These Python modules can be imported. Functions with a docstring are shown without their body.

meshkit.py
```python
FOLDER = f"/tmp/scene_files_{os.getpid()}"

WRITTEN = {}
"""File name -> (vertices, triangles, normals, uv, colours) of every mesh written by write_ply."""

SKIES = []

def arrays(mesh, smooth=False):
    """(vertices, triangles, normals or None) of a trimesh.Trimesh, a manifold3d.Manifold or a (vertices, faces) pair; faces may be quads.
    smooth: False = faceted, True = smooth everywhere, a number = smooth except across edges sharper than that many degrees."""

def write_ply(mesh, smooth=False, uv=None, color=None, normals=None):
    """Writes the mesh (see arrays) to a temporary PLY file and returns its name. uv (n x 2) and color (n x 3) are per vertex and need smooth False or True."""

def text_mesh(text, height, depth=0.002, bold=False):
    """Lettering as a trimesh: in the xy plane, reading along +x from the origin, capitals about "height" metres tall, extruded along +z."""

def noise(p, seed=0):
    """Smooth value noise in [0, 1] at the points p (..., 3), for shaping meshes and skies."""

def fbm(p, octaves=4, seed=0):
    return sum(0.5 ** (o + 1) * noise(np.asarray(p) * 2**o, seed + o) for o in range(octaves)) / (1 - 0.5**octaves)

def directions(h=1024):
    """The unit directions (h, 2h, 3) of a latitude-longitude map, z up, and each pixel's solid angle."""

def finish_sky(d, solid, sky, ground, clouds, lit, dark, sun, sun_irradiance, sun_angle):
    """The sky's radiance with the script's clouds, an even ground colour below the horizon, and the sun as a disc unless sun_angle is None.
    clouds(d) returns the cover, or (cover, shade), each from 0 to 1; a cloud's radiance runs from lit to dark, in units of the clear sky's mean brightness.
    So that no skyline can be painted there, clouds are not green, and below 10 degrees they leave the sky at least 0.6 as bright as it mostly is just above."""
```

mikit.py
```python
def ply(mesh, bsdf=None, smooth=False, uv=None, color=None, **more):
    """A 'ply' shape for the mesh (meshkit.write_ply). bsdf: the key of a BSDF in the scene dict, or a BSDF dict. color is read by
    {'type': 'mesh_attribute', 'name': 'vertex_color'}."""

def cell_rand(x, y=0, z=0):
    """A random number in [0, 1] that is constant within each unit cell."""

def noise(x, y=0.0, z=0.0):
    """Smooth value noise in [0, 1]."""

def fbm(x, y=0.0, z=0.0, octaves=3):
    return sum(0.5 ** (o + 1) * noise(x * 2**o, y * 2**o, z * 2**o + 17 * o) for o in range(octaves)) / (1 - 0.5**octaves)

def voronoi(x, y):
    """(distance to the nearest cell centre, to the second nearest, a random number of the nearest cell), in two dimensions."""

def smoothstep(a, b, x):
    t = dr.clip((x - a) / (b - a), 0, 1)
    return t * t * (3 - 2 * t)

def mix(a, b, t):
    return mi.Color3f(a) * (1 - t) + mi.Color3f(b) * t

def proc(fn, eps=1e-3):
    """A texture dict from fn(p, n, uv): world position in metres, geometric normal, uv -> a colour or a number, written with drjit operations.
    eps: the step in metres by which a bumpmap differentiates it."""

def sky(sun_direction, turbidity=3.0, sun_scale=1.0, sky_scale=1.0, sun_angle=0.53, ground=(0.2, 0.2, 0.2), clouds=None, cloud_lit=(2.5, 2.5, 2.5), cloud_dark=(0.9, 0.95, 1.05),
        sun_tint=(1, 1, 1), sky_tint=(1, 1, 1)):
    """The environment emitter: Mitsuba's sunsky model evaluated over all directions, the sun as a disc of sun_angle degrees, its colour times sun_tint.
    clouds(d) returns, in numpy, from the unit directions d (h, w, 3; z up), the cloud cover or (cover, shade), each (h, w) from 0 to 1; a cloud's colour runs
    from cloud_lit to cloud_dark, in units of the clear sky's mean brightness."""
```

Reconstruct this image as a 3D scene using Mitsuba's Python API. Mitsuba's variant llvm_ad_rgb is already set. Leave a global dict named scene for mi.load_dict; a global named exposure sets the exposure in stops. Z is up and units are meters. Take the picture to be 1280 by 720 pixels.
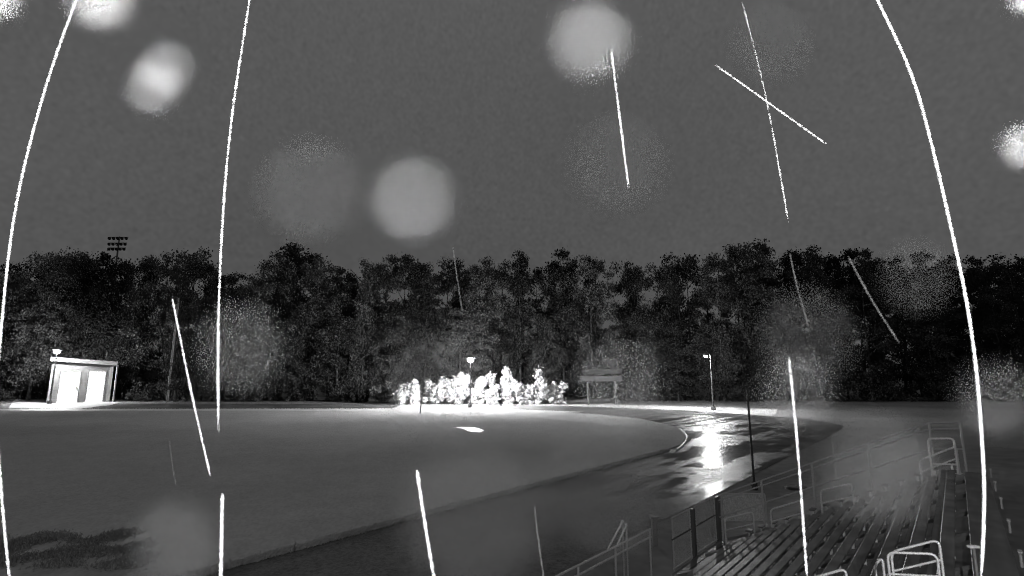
import math, random
import numpy as np, trimesh, mitsuba as mi, mikit, drjit as dr
from mikit import proc, noise, fbm, smoothstep
T = mi.ScalarTransform4f
scene, labels = {}, {}

# ------------------------------------------------------------------ camera, sky, lamp of the camera, exposure
HOR, FPX = 468.0, 640.0                       # horizon row and focal length, in pixels of the 1280 x 720 photograph
PITCH = math.atan((HOR - 360) / FPX)
FW = np.array([0, math.cos(PITCH), math.sin(PITCH)])
UP = np.array([0, -math.sin(PITCH), math.cos(PITCH)])
scene['camera'] = {'type': 'thinlens', 'fov': 90.0, 'fov_axis': 'x', 'near_clip': 0.01, 'far_clip': 900.0,
                   'aperture_radius': 0.0042, 'focus_distance': 45.0,
                   'to_world': T().look_at(origin=[0, 0, 0], target=FW.tolist(), up=[0, 0, 1])}


def overcast(d):
    z = np.clip(d[..., 2], 0, 1)
    x, y = d[..., 0] / (z + 0.25), d[..., 1] / (z + 0.25)
    w = 0.05 * np.sin(1.7 * x + 0.6 * y + 1) * np.sin(1.1 * y - 0.4 * x) + 0.03 * np.sin(4.1 * x - 2.2 * y) * np.sin(3.3 * y + 1.3 * x)
    g = np.random.default_rng(8).normal(size=z.shape)
    g = (g + np.roll(g, 1, 0) + np.roll(g, 1, 1) + np.roll(g, (1, 1), (0, 1))) * 0.5
    return np.ones_like(z), np.clip(1 - (0.10 + 0.80 * z) + 2.2 * w + 0.07 * g, 0, 1)


scene['sky'] = mikit.sky((0.1, -0.9, 0.45), turbidity=3, sun_scale=0.0, sky_scale=0.95, clouds=overcast,
                         cloud_lit=(1.75, 1.75, 1.75), cloud_dark=(1.0, 1.0, 1.0), ground=(0.2, 0.2, 0.2))
scene['camera_floodlight'] = {'type': 'spot', 'intensity': {'type': 'rgb', 'value': 85.0}, 'cutoff_angle': 89.0, 'beam_width': 82.0,
                              'to_world': T().look_at(origin=[0.06, -0.75, 0.30], target=[0.4, 10, 0.2], up=[0, 0, 1])}
exposure = 0.0
LAMP = {'right': 5500.0, 'centre': 6500.0, 'shed': 2200.0}     # radiance of the three lamp lenses

# ------------------------------------------------------------------ helpers
ROWS = math.atan((1195 - 640) / (FPX / math.cos(PITCH)) / 1.0)
_d = FW * FPX + np.array([1, 0, 0]) * (1195 - 640) + UP * (360 - 468)
ROWS = math.atan2(_d[0], _d[1])
AU = np.array([math.sin(ROWS), math.cos(ROWS), 0.0])        # along the rows of the stand
AV = np.array([-math.cos(ROWS), math.sin(ROWS), 0.0])       # from the stand towards the field
H = 5.0


def uv(u, v, z=0.0):
    return AU * u + AV * v + np.array([0, 0, z])


def ray(px, py):
    return FW * FPX + np.array([1.0, 0, 0]) * (px - 640) + UP * (360 - py)


def at(px, py, y):
    """The point of a pixel's ray at the forward distance y."""
    d = ray(px, py)
    return d * (y / d[1])


def on(px, py, z=-H):
    d = ray(px, py)
    return d * (z / d[2])


def rgb(v):
    return {'type': 'rgb', 'value': float(v)}


def key_for(name):
    if name not in scene and name not in labels:
        return name
    k = 1
    while f'{name}_{k:03d}' in scene or f'{name}_{k:03d}' in labels:
        k += 1
    return f'{name}_{k:03d}'


def thing(name, label, cat, group=None):
    k = key_for(name)
    labels[k] = {'label': label, 'category': cat}
    if group:
        labels[k]['group'] = group
    return k


def put(name, shape, parent=None, **lab):
    k = key_for(parent + '__' + name if parent else name)
    scene[k] = shape
    if lab:
        labels[k] = lab
    return k


def box(cx, cy, cz, sx, sy, sz, R=None):
    m = trimesh.creation.box((sx, sy, sz))
    if R is not None:
        m.apply_transform(R)
    m.apply_translation((cx, cy, cz))
    return m


RUV = np.eye(4)
RUV[:3, 0], RUV[:3, 1] = AU, AV * 1.0
if np.linalg.det(RUV[:3, :3]) < 0:
    RUV[:3, 0] *= -1


def ubox(u0, u1, v0, v1, z0, z1, cham=0.0):
    """A box along the rows of the stand, with chamfered long edges."""
    m = trimesh.creation.box((u1 - u0, v1 - v0, z1 - z0))
    if cham:
        a, b, c = (v1 - v0) / 2, (z1 - z0) / 2, cham
        prof = np.array([[-a + c, -b], [a - c, -b], [a, -b + c], [a, b - c], [a - c, b], [-a + c, b], [-a, b - c], [-a, -b + c]])
        n, L = len(prof), (u1 - u0) / 2
        vs = np.vstack([np.c_[np.full(n, s * L), prof] for s in (-1, 1)])
        fs = [[i, (i + 1) % n, (i + 1) % n + n] for i in range(n)] + [[i, (i + 1) % n + n, i + n] for i in range(n)]
        fs += [[0, i + 1, i] for i in range(1, n - 1)] + [[n, n + i, n + i + 1] for i in range(1, n - 1)]
        m = trimesh.Trimesh(vs, fs, process=False)
        m.fix_normals()
    m.apply_transform(RUV)
    m.apply_translation(uv((u0 + u1) / 2, (v0 + v1) / 2, (z0 + z1) / 2))
    return m


def tube(pts, r, sides=8, cap=True):
    pts = np.asarray(pts, float)
    n = len(pts)
    r = np.broadcast_to(np.asarray(r, float), (n,))
    tg = np.gradient(pts, axis=0)
    tg /= np.linalg.norm(tg, axis=1, keepdims=True) + 1e-12
    a = np.cross(tg[0], [0.31, 0.2, 0.93])
    if np.linalg.norm(a) < 0.1:
        a = np.cross(tg[0], [1, 0, 0])
    rings = []
    ang = np.arange(sides) * 2 * np.pi / sides
    for i in range(n):
        a = a - tg[i] * (a @ tg[i])
        a /= np.linalg.norm(a)
        b = np.cross(tg[i], a)
        rings.append(pts[i] + r[i] * (np.cos(ang)[:, None] * a + np.sin(ang)[:, None] * b))
    v = np.vstack(rings)
    f = []
    for i in range(n - 1):
        for j in range(sides):
            p, q = i * sides + j, i * sides + (j + 1) % sides
            f += [[p, q, q + sides], [p, q + sides, p + sides]]
    if cap:
        v = np.vstack([v, pts[:1], pts[-1:]])
        c0, c1 = len(v) - 2, len(v) - 1
        for j in range(sides):
            f += [[c0, (j + 1) % sides, j], [c1, (n - 1) * sides + j, (n - 1) * sides + (j + 1) % sides]]
    return trimesh.Trimesh(v, f, process=False)


def bent(pts, rad=0.07, k=5):
    """The polyline with rounded corners, as a bent tube has them."""
    pts = [np.asarray(p, float) for p in pts]
    out = [pts[0]]
    for a, b, c in zip(pts, pts[1:], pts[2:]):
        l1, l2 = np.linalg.norm(a - b), np.linalg.norm(c - b)
        s = min(rad, 0.45 * l1, 0.45 * l2)
        p, q = b + (a - b) / l1 * s, b + (c - b) / l2 * s
        for t in np.linspace(0, 1, k):
            out.append((1 - t) ** 2 * p + 2 * t * (1 - t) * b + t * t * q)
    return out + [pts[-1]]


def join(ms):
    return trimesh.util.concatenate(ms)


def sheet(poly, z=None, bsdf=None):
    """A level sheet over a polygon given as points."""
    import shapely.geometry as sg
    p = sg.Polygon([(q[0], q[1]) for q in poly]).buffer(0)
    if p.geom_type != 'Polygon':
        p = max(p.geoms, key=lambda g: g.area)
    v, f = trimesh.creation.triangulate_polygon(p, engine='earcut')
    m = trimesh.Trimesh(np.c_[v, np.full(len(v), z)], f, process=False)
    if m.face_normals[:, 2].mean() < 0:
        m.invert()
    return m


def spline(pts, n=14, closed=False):
    P = np.asarray(pts, float)
    out = []
    m = len(P)
    for i in range(m if closed else m - 1):
        if closed:
            a, b, c, d = P[(i - 1) % m], P[i], P[(i + 1) % m], P[(i + 2) % m]
        else:
            a, b, c, d = P[max(i - 1, 0)], P[i], P[i + 1], P[min(i + 2, m - 1)]
        for t in np.linspace(0, 1, n, endpoint=False):
            out.append(0.5 * (2 * b + (c - a) * t + (2 * a - 5 * b + 4 * c - d) * t**2 + (3 * b - a - 3 * c + d) * t**3))
    if not closed:
        out.append(P[-1])
    return np.array(out)


# ------------------------------------------------------------------ materials
def mat(name, d, two=True):
    scene[name] = {'type': 'twosided', 'bsdf': d} if two else d
    return name


def g3(x):
    return mi.Color3f(x)


def tex_field(p, n, t):
    m = fbm(p.x * 0.11, p.y * 0.11, 3.0, 4)
    f = fbm(p.x * 3.1, p.y * 3.1, 0.0, 3)
    s = fbm(p.x * 0.9, p.y * 0.9, 7.0, 3)
    far = fbm(p.x * 0.02 + 5, p.y * 0.09, 2.0, 2)
    h = fbm(p.x * 14, p.y * 9, 1.0, 3)
    return g3(0.335 * (0.48 + 0.28 * m + 0.16 * f + 0.12 * s + 0.42 * h + 0.30 * (far - 0.5)))


def tex_painted_rim(p, n, t):  # paler grass tone painted in for lamp light on the field rim
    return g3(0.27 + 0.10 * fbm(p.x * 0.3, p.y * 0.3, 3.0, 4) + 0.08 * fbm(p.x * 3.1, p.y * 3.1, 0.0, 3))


def tex_ground(p, n, t):
    m = fbm(p.x * 0.15 + 9, p.y * 0.15, 3.0, 4)
    f = fbm(p.x * 2.5, p.y * 2.5, 0.0, 3)
    return g3(0.20 * (0.45 + 0.6 * m + 0.4 * f))


def tex_bump_grass(p, n, t):
    return 0.02 * fbm(p.x * 7, p.y * 7, 0, 3) + 0.02 * fbm(p.x * 1.3, p.y * 1.3, 4, 2)


def tex_wet(p, n, t):
    m = fbm(p.x * 0.5, p.y * 0.5, 1.0, 4)
    f = fbm(p.x * 9, p.y * 9, 2.0, 2)
    return g3(0.03 + 0.07 * m + 0.05 * f)


def rows_uv(p):
    u = p.x * float(AU[0]) + p.y * float(AU[1])
    v = p.x * float(AV[0]) + p.y * float(AV[1])
    return u, v


def tex_wet_rough(p, n, t):
    u, v = rows_uv(p)
    m = fbm(p.x * 0.22, p.y * 0.6, 5.0, 4)
    q = fbm(u * 0.12, v * 1.3, 8.0, 3)
    return 0.15 + 0.33 * smoothstep(0.43, 0.57, 0.55 * m + 0.45 * q)


def tex_dry(p, n, t):
    u, v = rows_uv(p)
    q = fbm(u * 0.12, v * 1.3, 8.0, 3)
    return 1 - smoothstep(16.0, 27.0, u + 9 * (q - 0.5))


def tex_asphalt(p, n, t):
    return g3(0.07 + 0.09 * fbm(p.x * 0.35, p.y * 0.35, 1.0, 4) + 0.09 * (fbm(p.x * 17, p.y * 17, 5.0, 2) - 0.5) + 0.07 * fbm(p.x * 8, p.y * 8, 2.0, 3))


def tex_wet_bump(p, n, t):
    return 0.010 * fbm(p.x * 1.2, p.y * 2.6, 5.0, 3) + 0.002 * fbm(p.x * 14, p.y * 14, 2.0, 2)


def tex_concrete(p, n, t):
    m = fbm(p.x * 0.6, p.y * 0.6, p.z, 4)
    f = fbm(p.x * 6, p.y * 6, p.z * 6, 3)
    return g3(0.30 + 0.14 * m + 0.08 * f)


def tex_alu(p, n, t):
    u, v = rows_uv(p)
    w = fbm(u * 0.9, v * 9, p.z * 9, 4)
    d = fbm(u * 3.5, v * 3.5, p.z * 3.5, 3)
    return g3(0.05 + 0.11 * w * d * 2)


def tex_leaf(base):
    def fn(p, n, t):
        return g3(base * (0.55 + 0.9 * fbm(p.x * 0.5, p.y * 0.5, p.z * 0.5, 3)))
    return fn


def tex_bark(p, n, t):
    return g3(0.03 + 0.05 * fbm(p.x * 9, p.y * 9, p.z * 1.5, 3))


def tex_wall(p, n, t):
    return g3(0.05 + 0.07 * fbm(p.x * 0.8, p.y * 0.8, p.z * 0.5, 4) + 0.05 * noise(p.x * 0.3, p.y * 0.3, p.z * 7))


def bumpy(bsdf, fn, scale=1.0, eps=0.01):
    return {'type': 'bumpmap', 'arbitrary': {**proc(fn, eps)}, 'scale': scale, 'bsdf': bsdf}


mat('mat_field', {'type': 'diffuse', 'reflectance': proc(tex_field)})
mat('mat_painted_rim', {'type': 'diffuse', 'reflectance': proc(tex_painted_rim)})
mat('mat_ground', bumpy({'type': 'diffuse', 'reflectance': proc(tex_ground)}, tex_bump_grass))
mat('mat_track', {'type': 'blendbsdf', 'weight': proc(tex_dry),
                  'wet': bumpy({'type': 'principled', 'base_color': proc(tex_wet), 'roughness': proc(tex_wet_rough), 'specular': 0.5}, tex_wet_bump),
                  'dry': {'type': 'diffuse', 'reflectance': proc(tex_asphalt)}})
mat('mat_concrete', {'type': 'principled', 'base_color': proc(tex_concrete), 'roughness': 0.5, 'specular': 0.4})
mat('mat_alu', {'type': 'principled', 'base_color': proc(tex_alu), 'roughness': 0.45, 'metallic': 0.3, 'specular': 0.5})
mat('mat_rail', {'type': 'principled', 'base_color': rgb(0.62), 'roughness': 0.38, 'metallic': 0.35})
mat('mat_guard', {'type': 'principled', 'base_color': rgb(0.38), 'roughness': 0.5, 'metallic': 0.2})
mat('mat_fence', {'type': 'principled', 'base_color': rgb(0.075), 'roughness': 0.5})
mat('mat_board', {'type': 'diffuse', 'reflectance': rgb(0.06)})
mat('mat_guard2', {'type': 'diffuse', 'reflectance': rgb(0.03)})
mat('mat_dark', {'type': 'principled', 'base_color': rgb(0.035), 'roughness': 0.5})
mat('mat_post', {'type': 'principled', 'base_color': rgb(0.16), 'roughness': 0.5})
mat('mat_white', {'type': 'principled', 'base_color': rgb(0.8), 'roughness': 0.45})
mat('mat_wall', {'type': 'diffuse', 'reflectance': proc(tex_wall)})
mat('mat_trim', {'type': 'principled', 'base_color': rgb(0.2), 'roughness': 0.5})
mat('mat_bark', {'type': 'diffuse', 'reflectance': proc(tex_bark)})
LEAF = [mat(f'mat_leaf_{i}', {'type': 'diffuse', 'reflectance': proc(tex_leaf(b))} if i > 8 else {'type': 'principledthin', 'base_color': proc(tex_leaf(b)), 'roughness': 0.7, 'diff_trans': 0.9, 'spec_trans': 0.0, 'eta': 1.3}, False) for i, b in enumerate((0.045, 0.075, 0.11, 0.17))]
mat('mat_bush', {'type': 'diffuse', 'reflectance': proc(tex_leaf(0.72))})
mat('mat_weed', {'type': 'diffuse', 'reflectance': proc(tex_leaf(0.25))})
mat('mat_turf', {'type': 'diffuse', 'reflectance': proc(tex_leaf(0.36))})
mat('mat_streak', {'type': 'diffuse', 'reflectance': rgb(0.75)})
mat('mat_streak_thin', {'type': 'diffuse', 'reflectance': rgb(0.10)})
for nm, a in (('white', 0.9), ('bright', 0.6), ('mid', 0.042), ('soft', 0.019), ('faint', 0.012)):
    mat('mat_drop_' + nm, {'type': 'diffuse', 'reflectance': rgb(a)})
mat('mat_lens', {'type': 'diffuse', 'reflectance': rgb(0.8)})

# ------------------------------------------------------------------ ground


def gz(u, v):
    rise = np.interp(v, [-60, -8, 0.3, 5.2, 6.2, 400], [3.2, 2.7, 2.38, 0.15, 0, 0])
    t = np.clip((u - 24) / 40, 0, 1)
    return -H - 0.01 + rise * (1 - t * t * (3 - 2 * t))


def ground_z(x, y):
    return float(gz(x * AU[0] + y * AU[1], x * AV[0] + y * AV[1]))


us = np.concatenate([np.linspace(-420, -30, 14), np.arange(-26, 80, 2.0), np.linspace(84, 460, 20)])
vs_ = np.concatenate([np.linspace(-400, -64, 12), np.arange(-60, -2, 4), np.arange(-1, 8.1, 0.5), np.linspace(10, 90, 20), np.linspace(100, 460, 18)])
UU, VV = np.meshgrid(us, vs_, indexing='ij')
ZZ = gz(UU, VV)
gp = UU[..., None] * AU + VV[..., None] * AV
gp[..., 2] = ZZ
nu, nv = UU.shape
idx = np.arange(nu * nv).reshape(nu, nv)
q = np.stack([idx[:-1, :-1], idx[1:, :-1], idx[1:, 1:], idx[:-1, 1:]], -1).reshape(-1, 4)
gm = trimesh.Trimesh(gp.reshape(-1, 3), np.vstack([q[:, [0, 1, 2]], q[:, [0, 2, 3]]]), process=False)
if gm.face_normals[:, 2].mean() < 0:
    gm.invert()
put('ground', mikit.ply(gm, 'mat_ground', smooth=True), kind='structure', label='dark rough grass around the track and under the trees')

near_v = 15.0
field_px = [(862, 551), (858, 543), (846, 534), (800, 524), (750, 518.6), (700, 516), (620, 514.5), (430, 513.2), (200, 513), (0, 513), (-260, 513)]
fpts = [uv(-60, near_v), uv(-20, near_v), uv(5, near_v), uv(20, near_v - 0.15), uv(32, near_v + 0.2)] + [on(*p) for p in field_px]
field_edge = spline([p[:2] for p in fpts], 16)
put('playing_field', mikit.ply(sheet(field_edge, -H + 0.03), 'mat_field'), kind='structure', label='wide mown grass field in the middle of the track')

outer_px = [(1052, 536), (1040, 529), (1000, 523), (950, 520), (900, 516.5), (850, 513), (760, 509.5), (690, 507.5), (620, 506.5), (480, 505.5), (300, 504.8), (0, 504.5), (-300, 504.5)]
opts = [uv(-60, 8.3), uv(-20, 8.3), uv(10, 8.3), uv(25, 8.3), uv(36, 8.4)] + [on(*p) for p in outer_px]
track_poly = spline([p[:2] for p in opts], 12)
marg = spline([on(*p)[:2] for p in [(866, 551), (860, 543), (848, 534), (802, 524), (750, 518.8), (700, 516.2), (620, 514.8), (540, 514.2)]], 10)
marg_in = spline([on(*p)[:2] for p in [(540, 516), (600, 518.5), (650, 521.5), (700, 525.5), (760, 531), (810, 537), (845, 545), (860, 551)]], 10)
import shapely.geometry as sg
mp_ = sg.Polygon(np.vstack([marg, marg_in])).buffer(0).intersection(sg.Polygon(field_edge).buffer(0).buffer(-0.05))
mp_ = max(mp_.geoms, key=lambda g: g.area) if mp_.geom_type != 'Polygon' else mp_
put('painted_lamp_rim', mikit.ply(sheet(list(mp_.exterior.coords), -H + 0.036), 'mat_painted_rim'), kind='structure', label='lamp light painted as a paler grass rim along the right end of the field')
put('running_track', mikit.ply(sheet(track_poly, -H + 0.004), 'mat_track'), kind='structure', label='dark wet asphalt track bending round the field')

path_px = [(590, 506.4), (620, 506.2), (690, 507.2), (760, 509.2), (850, 512.6), (900, 516), (968, 520.5), (972, 511.5), (900, 509), (800, 506.6), (700, 504.6), (600, 503.6)]
put('concrete_path', mikit.ply(sheet([on(*p) for p in path_px], -H + 0.012), 'mat_concrete'), kind='structure', label='pale path lit by the right lamp beyond the track')
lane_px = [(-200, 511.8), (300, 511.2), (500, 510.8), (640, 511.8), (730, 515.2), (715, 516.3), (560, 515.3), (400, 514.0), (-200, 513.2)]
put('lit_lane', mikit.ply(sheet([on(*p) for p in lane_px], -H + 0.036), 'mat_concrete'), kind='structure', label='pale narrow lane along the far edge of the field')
apr_px = [(478, 511.5), (500, 502.8), (618, 502.8), (600, 512)]
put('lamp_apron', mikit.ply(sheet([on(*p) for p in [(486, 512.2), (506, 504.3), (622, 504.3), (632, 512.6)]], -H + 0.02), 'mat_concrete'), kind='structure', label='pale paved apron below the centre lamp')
put('shed_yard', mikit.ply(sheet([on(*p) for p in [(10, 510.5), (20, 497), (70, 496), (160, 500), (140, 506), (100, 511)]], -H + 0.016), 'mat_concrete'), kind='structure', label='pale yard in front of the shed')
put('throwing_pad', mikit.ply(sheet([on(*p) for p in [(566, 534.5), (592, 534.2), (606, 538), (600, 541), (586, 540), (580, 536.5)]], -H + 0.036), 'mat_track'), kind='structure', label='small wet paved pad shining in the far field')

kc = spline([on(*p)[:2] for p in [(846, 564), (855, 556), (858.5, 550), (857, 544), (850, 537)]], 10)
kk = [np.array([p[0], p[1], -H + 0.07]) for p in kc]
put('field_kerb', mikit.ply(tube(kk, 0.09, 6), 'mat_concrete', smooth=40))
labels['field_kerb'] = {'label': 'thin pale kerb at the rounded right corner of the field', 'category': 'kerb'}


# ------------------------------------------------------------------ tufts: rough turf
def tufts(pts, hts, rng, blades=5, width=0.02, spread=0.06):
    n = len(pts)
    P = np.repeat(pts, blades, 0) + np.c_[rng.normal(0, spread, (n * blades, 2)), np.zeros(n * blades)]
    hh = np.repeat(hts, blades) * rng.uniform(0.6, 1.2, n * blades)
    a = rng.uniform(0, 2 * np.pi, n * blades)
    side = np.c_[np.cos(a), np.sin(a), np.zeros_like(a)] * (width * rng.uniform(0.6, 1.5, n * blades))[:, None]
    lean = np.c_[rng.normal(0, 0.35, (n * blades, 2)), np.ones(n * blades)] * hh[:, None]
    v = np.stack([P - side, P + side, P + lean], 1).reshape(-1, 3)
    return trimesh.Trimesh(v, np.arange(len(v)).reshape(-1, 3), process=False)


rng = np.random.default_rng(4)
n = 9000
eu = rng.uniform(2, 33.5, n)
ev = near_v + np.abs(rng.normal(0, 0.16, n)) - 0.06
edge = np.array([uv(a, b, -H + 0.03) for a, b in zip(eu, ev)])
put('turf_tufts', mikit.ply(tufts(edge, np.full(len(edge), 0.07), rng), 'mat_turf'), kind='stuff', label='short ragged grass blades along the near edge of the field', category='grass')
cx = []
for _ in range(5200):
    px, py = rng.uniform(-20, 185), rng.uniform(664, 708)
    s = 0.5 * math.sin(px * 0.07 + 0.12 * py) + 0.6 * math.sin(py * 0.33 + px * 0.06 + 2 * math.sin(px * 0.031)) + rng.normal(0, 0.35)
    if s > 0.28 and py > 669 + 6 * math.sin(px * 0.07):
        cx.append(on(px, py, -H + 0.03))
put('rough_weeds', mikit.ply(tufts(np.array(cx), rng.uniform(0.03, 0.12, len(cx)), rng, 8, 0.03, 0.14), 'mat_weed'), kind='stuff', label='dark ragged weeds in the near left corner of the field', category='weeds')


# ------------------------------------------------------------------ trees
def crown_mesh(rng, kind):
    """Clumps of leaf faces spread through the crown of a tree one unit high; width about one half."""
    C = []
    if kind == 'broad':
        for _ in range(62):
            z = rng.uniform(0.10, 0.97)
            w = 0.20 * math.sin(math.pi * min(1, (z - 0.02) / 1.02)) ** 0.45 * rng.uniform(0.35, 1.0)
            a = rng.uniform(0, 2 * math.pi)
            C.append((w * math.cos(a), w * math.sin(a), z, rng.uniform(0.035, 0.065)))
    elif kind == 'column':
        for _ in range(56):
            z = rng.uniform(0.12, 0.98)
            w = 0.13 * (1.05 - z) ** 0.5 * rng.uniform(0.3, 1.0)
            a = rng.uniform(0, 2 * math.pi)
            C.append((w * math.cos(a), w * math.sin(a), z, rng.uniform(0.03, 0.055)))
    elif kind == 'pine':
        for _ in range(34):
            z = rng.uniform(0.62, 0.98)
            w = 0.15 * (1 - abs(z - 0.78) / 0.26) ** 0.5 * rng.uniform(0.3, 1.0) if abs(z - 0.78) < 0.26 else 0.04
            a = rng.uniform(0, 2 * math.pi)
            C.append((w * math.cos(a), w * math.sin(a), z, rng.uniform(0.03, 0.05)))
        for _ in range(16):
            z = rng.uniform(0.2, 0.62)
            a = rng.uniform(0, 2 * math.pi)
            C.append((0.07 * math.cos(a), 0.07 * math.sin(a), z, rng.uniform(0.03, 0.05)))
    elif kind == 'flat':                                   # lone tall pine with a flat bare crown
        for _ in range(13):
            z = 0.88 + 0.12 * rng.random()
            w = 0.085 * rng.uniform(0.2, 1)
            a = rng.uniform(0, 6.28)
            C.append((w * math.cos(a), w * math.sin(a), z, rng.uniform(0.010, 0.018)))
    v = []
    per = {'broad': 115, 'column': 110, 'pine': 115, 'flat': 40}[kind]
    for x, y, z, r in C:
        k = per
        d = rng.normal(size=(k, 3))
        d /= np.linalg.norm(d, axis=1, keepdims=True)
        c = np.array([x, y, z]) + d * (r * np.minimum(np.abs(rng.normal(0.66, 0.3, (k, 1))), 1.25)) * np.array([1.25, 1.25, 0.85])
        s = rng.uniform(0.005, 0.0105, (k, 1)) * (0.7 if kind == 'flat' else 1)
        t1 = rng.normal(size=(k, 3))
        t1 /= np.linalg.norm(t1, axis=1, keepdims=True)
        t2 = np.cross(t1, rng.normal(size=(k, 3)))
        t2 /= np.linalg.norm(t2, axis=1, keepdims=True)
        v.append(np.stack([c - t1 * s, c + t2 * s * 0.8, c + t1 * s, c - t2 * s * 0.8], 1))
    v = np.concatenate(v).reshape(-1, 3)
    qd = np.arange(len(v)).reshape(-1, 4)
    return trimesh.Trimesh(v, np.vstack([qd[:, [0, 1, 2]], qd[:, [0, 2, 3]]]), process=False)


def trunk_mesh(rng, kind):
    zs = np.linspace(-0.01, 0.93, 8)
    w = np.cumsum(rng.normal(0, 0.004, (8, 2)), 0)
    ax = np.c_[w, zs]
    ms = [tube(ax, 0.013 * (1.08 - zs), 7)]
    lo = {'broad': 0.25, 'column': 0.2, 'pine': 0.5, 'flat': 0.84}[kind]
    for _ in range(9):
        z = rng.uniform(lo, 0.9)
        p = np.array([np.interp(z, zs, ax[:, 0]), np.interp(z, zs, ax[:, 1]), z])
        a = rng.uniform(0, 6.28)
        L = rng.uniform(0.06, 0.15) * (0.5 if kind == 'flat' else 1)
        e = p + np.array([math.cos(a) * L, math.sin(a) * L, L * rng.uniform(0.3, 0.8)])
        ms.append(tube([p, (p + e) / 2 + [0, 0, -0.006], e], [0.0055, 0.004, 0.0015], 5))
    return join(ms)


PROTO = {}
for kind, cnt in (('broad', 5), ('column', 3), ('pine', 3), ('flat', 1)):
    PROTO[kind] = []
    for i in range(cnt):
        r = np.random.default_rng(100 + i + 17 * len(kind))
        PROTO[kind].append((mikit.ply(crown_mesh(r, kind)), mikit.ply(trunk_mesh(r, kind), smooth=True)))
trng = random.Random(11)


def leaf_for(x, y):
    """Darker leaves at the right; haze and lamplight of the middle put into colour."""
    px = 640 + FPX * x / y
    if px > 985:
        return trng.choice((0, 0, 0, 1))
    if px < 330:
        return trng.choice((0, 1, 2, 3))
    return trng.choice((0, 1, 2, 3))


def tree(x, y, h, wid, kind, label, group=None, leaf=None, name=None):
    base = ground_z(x, y)
    t = thing(name or {'flat': 'pine_tree', 'pine': 'pine_tree'}.get(kind, 'forest_tree'), label, 'tree', group)
    cr, tr = trng.choice(PROTO[kind])
    M = T().translate([x, y, base]).rotate([0, 0, 1], trng.uniform(0, 360)).scale([wid, wid, h])
    put('trunk', {**tr, 'bsdf': {'type': 'ref', 'id': 'mat_bark'}, 'to_world': M}, t)
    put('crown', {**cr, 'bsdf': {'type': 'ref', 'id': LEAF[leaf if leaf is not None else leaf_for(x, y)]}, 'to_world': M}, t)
    return t


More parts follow.
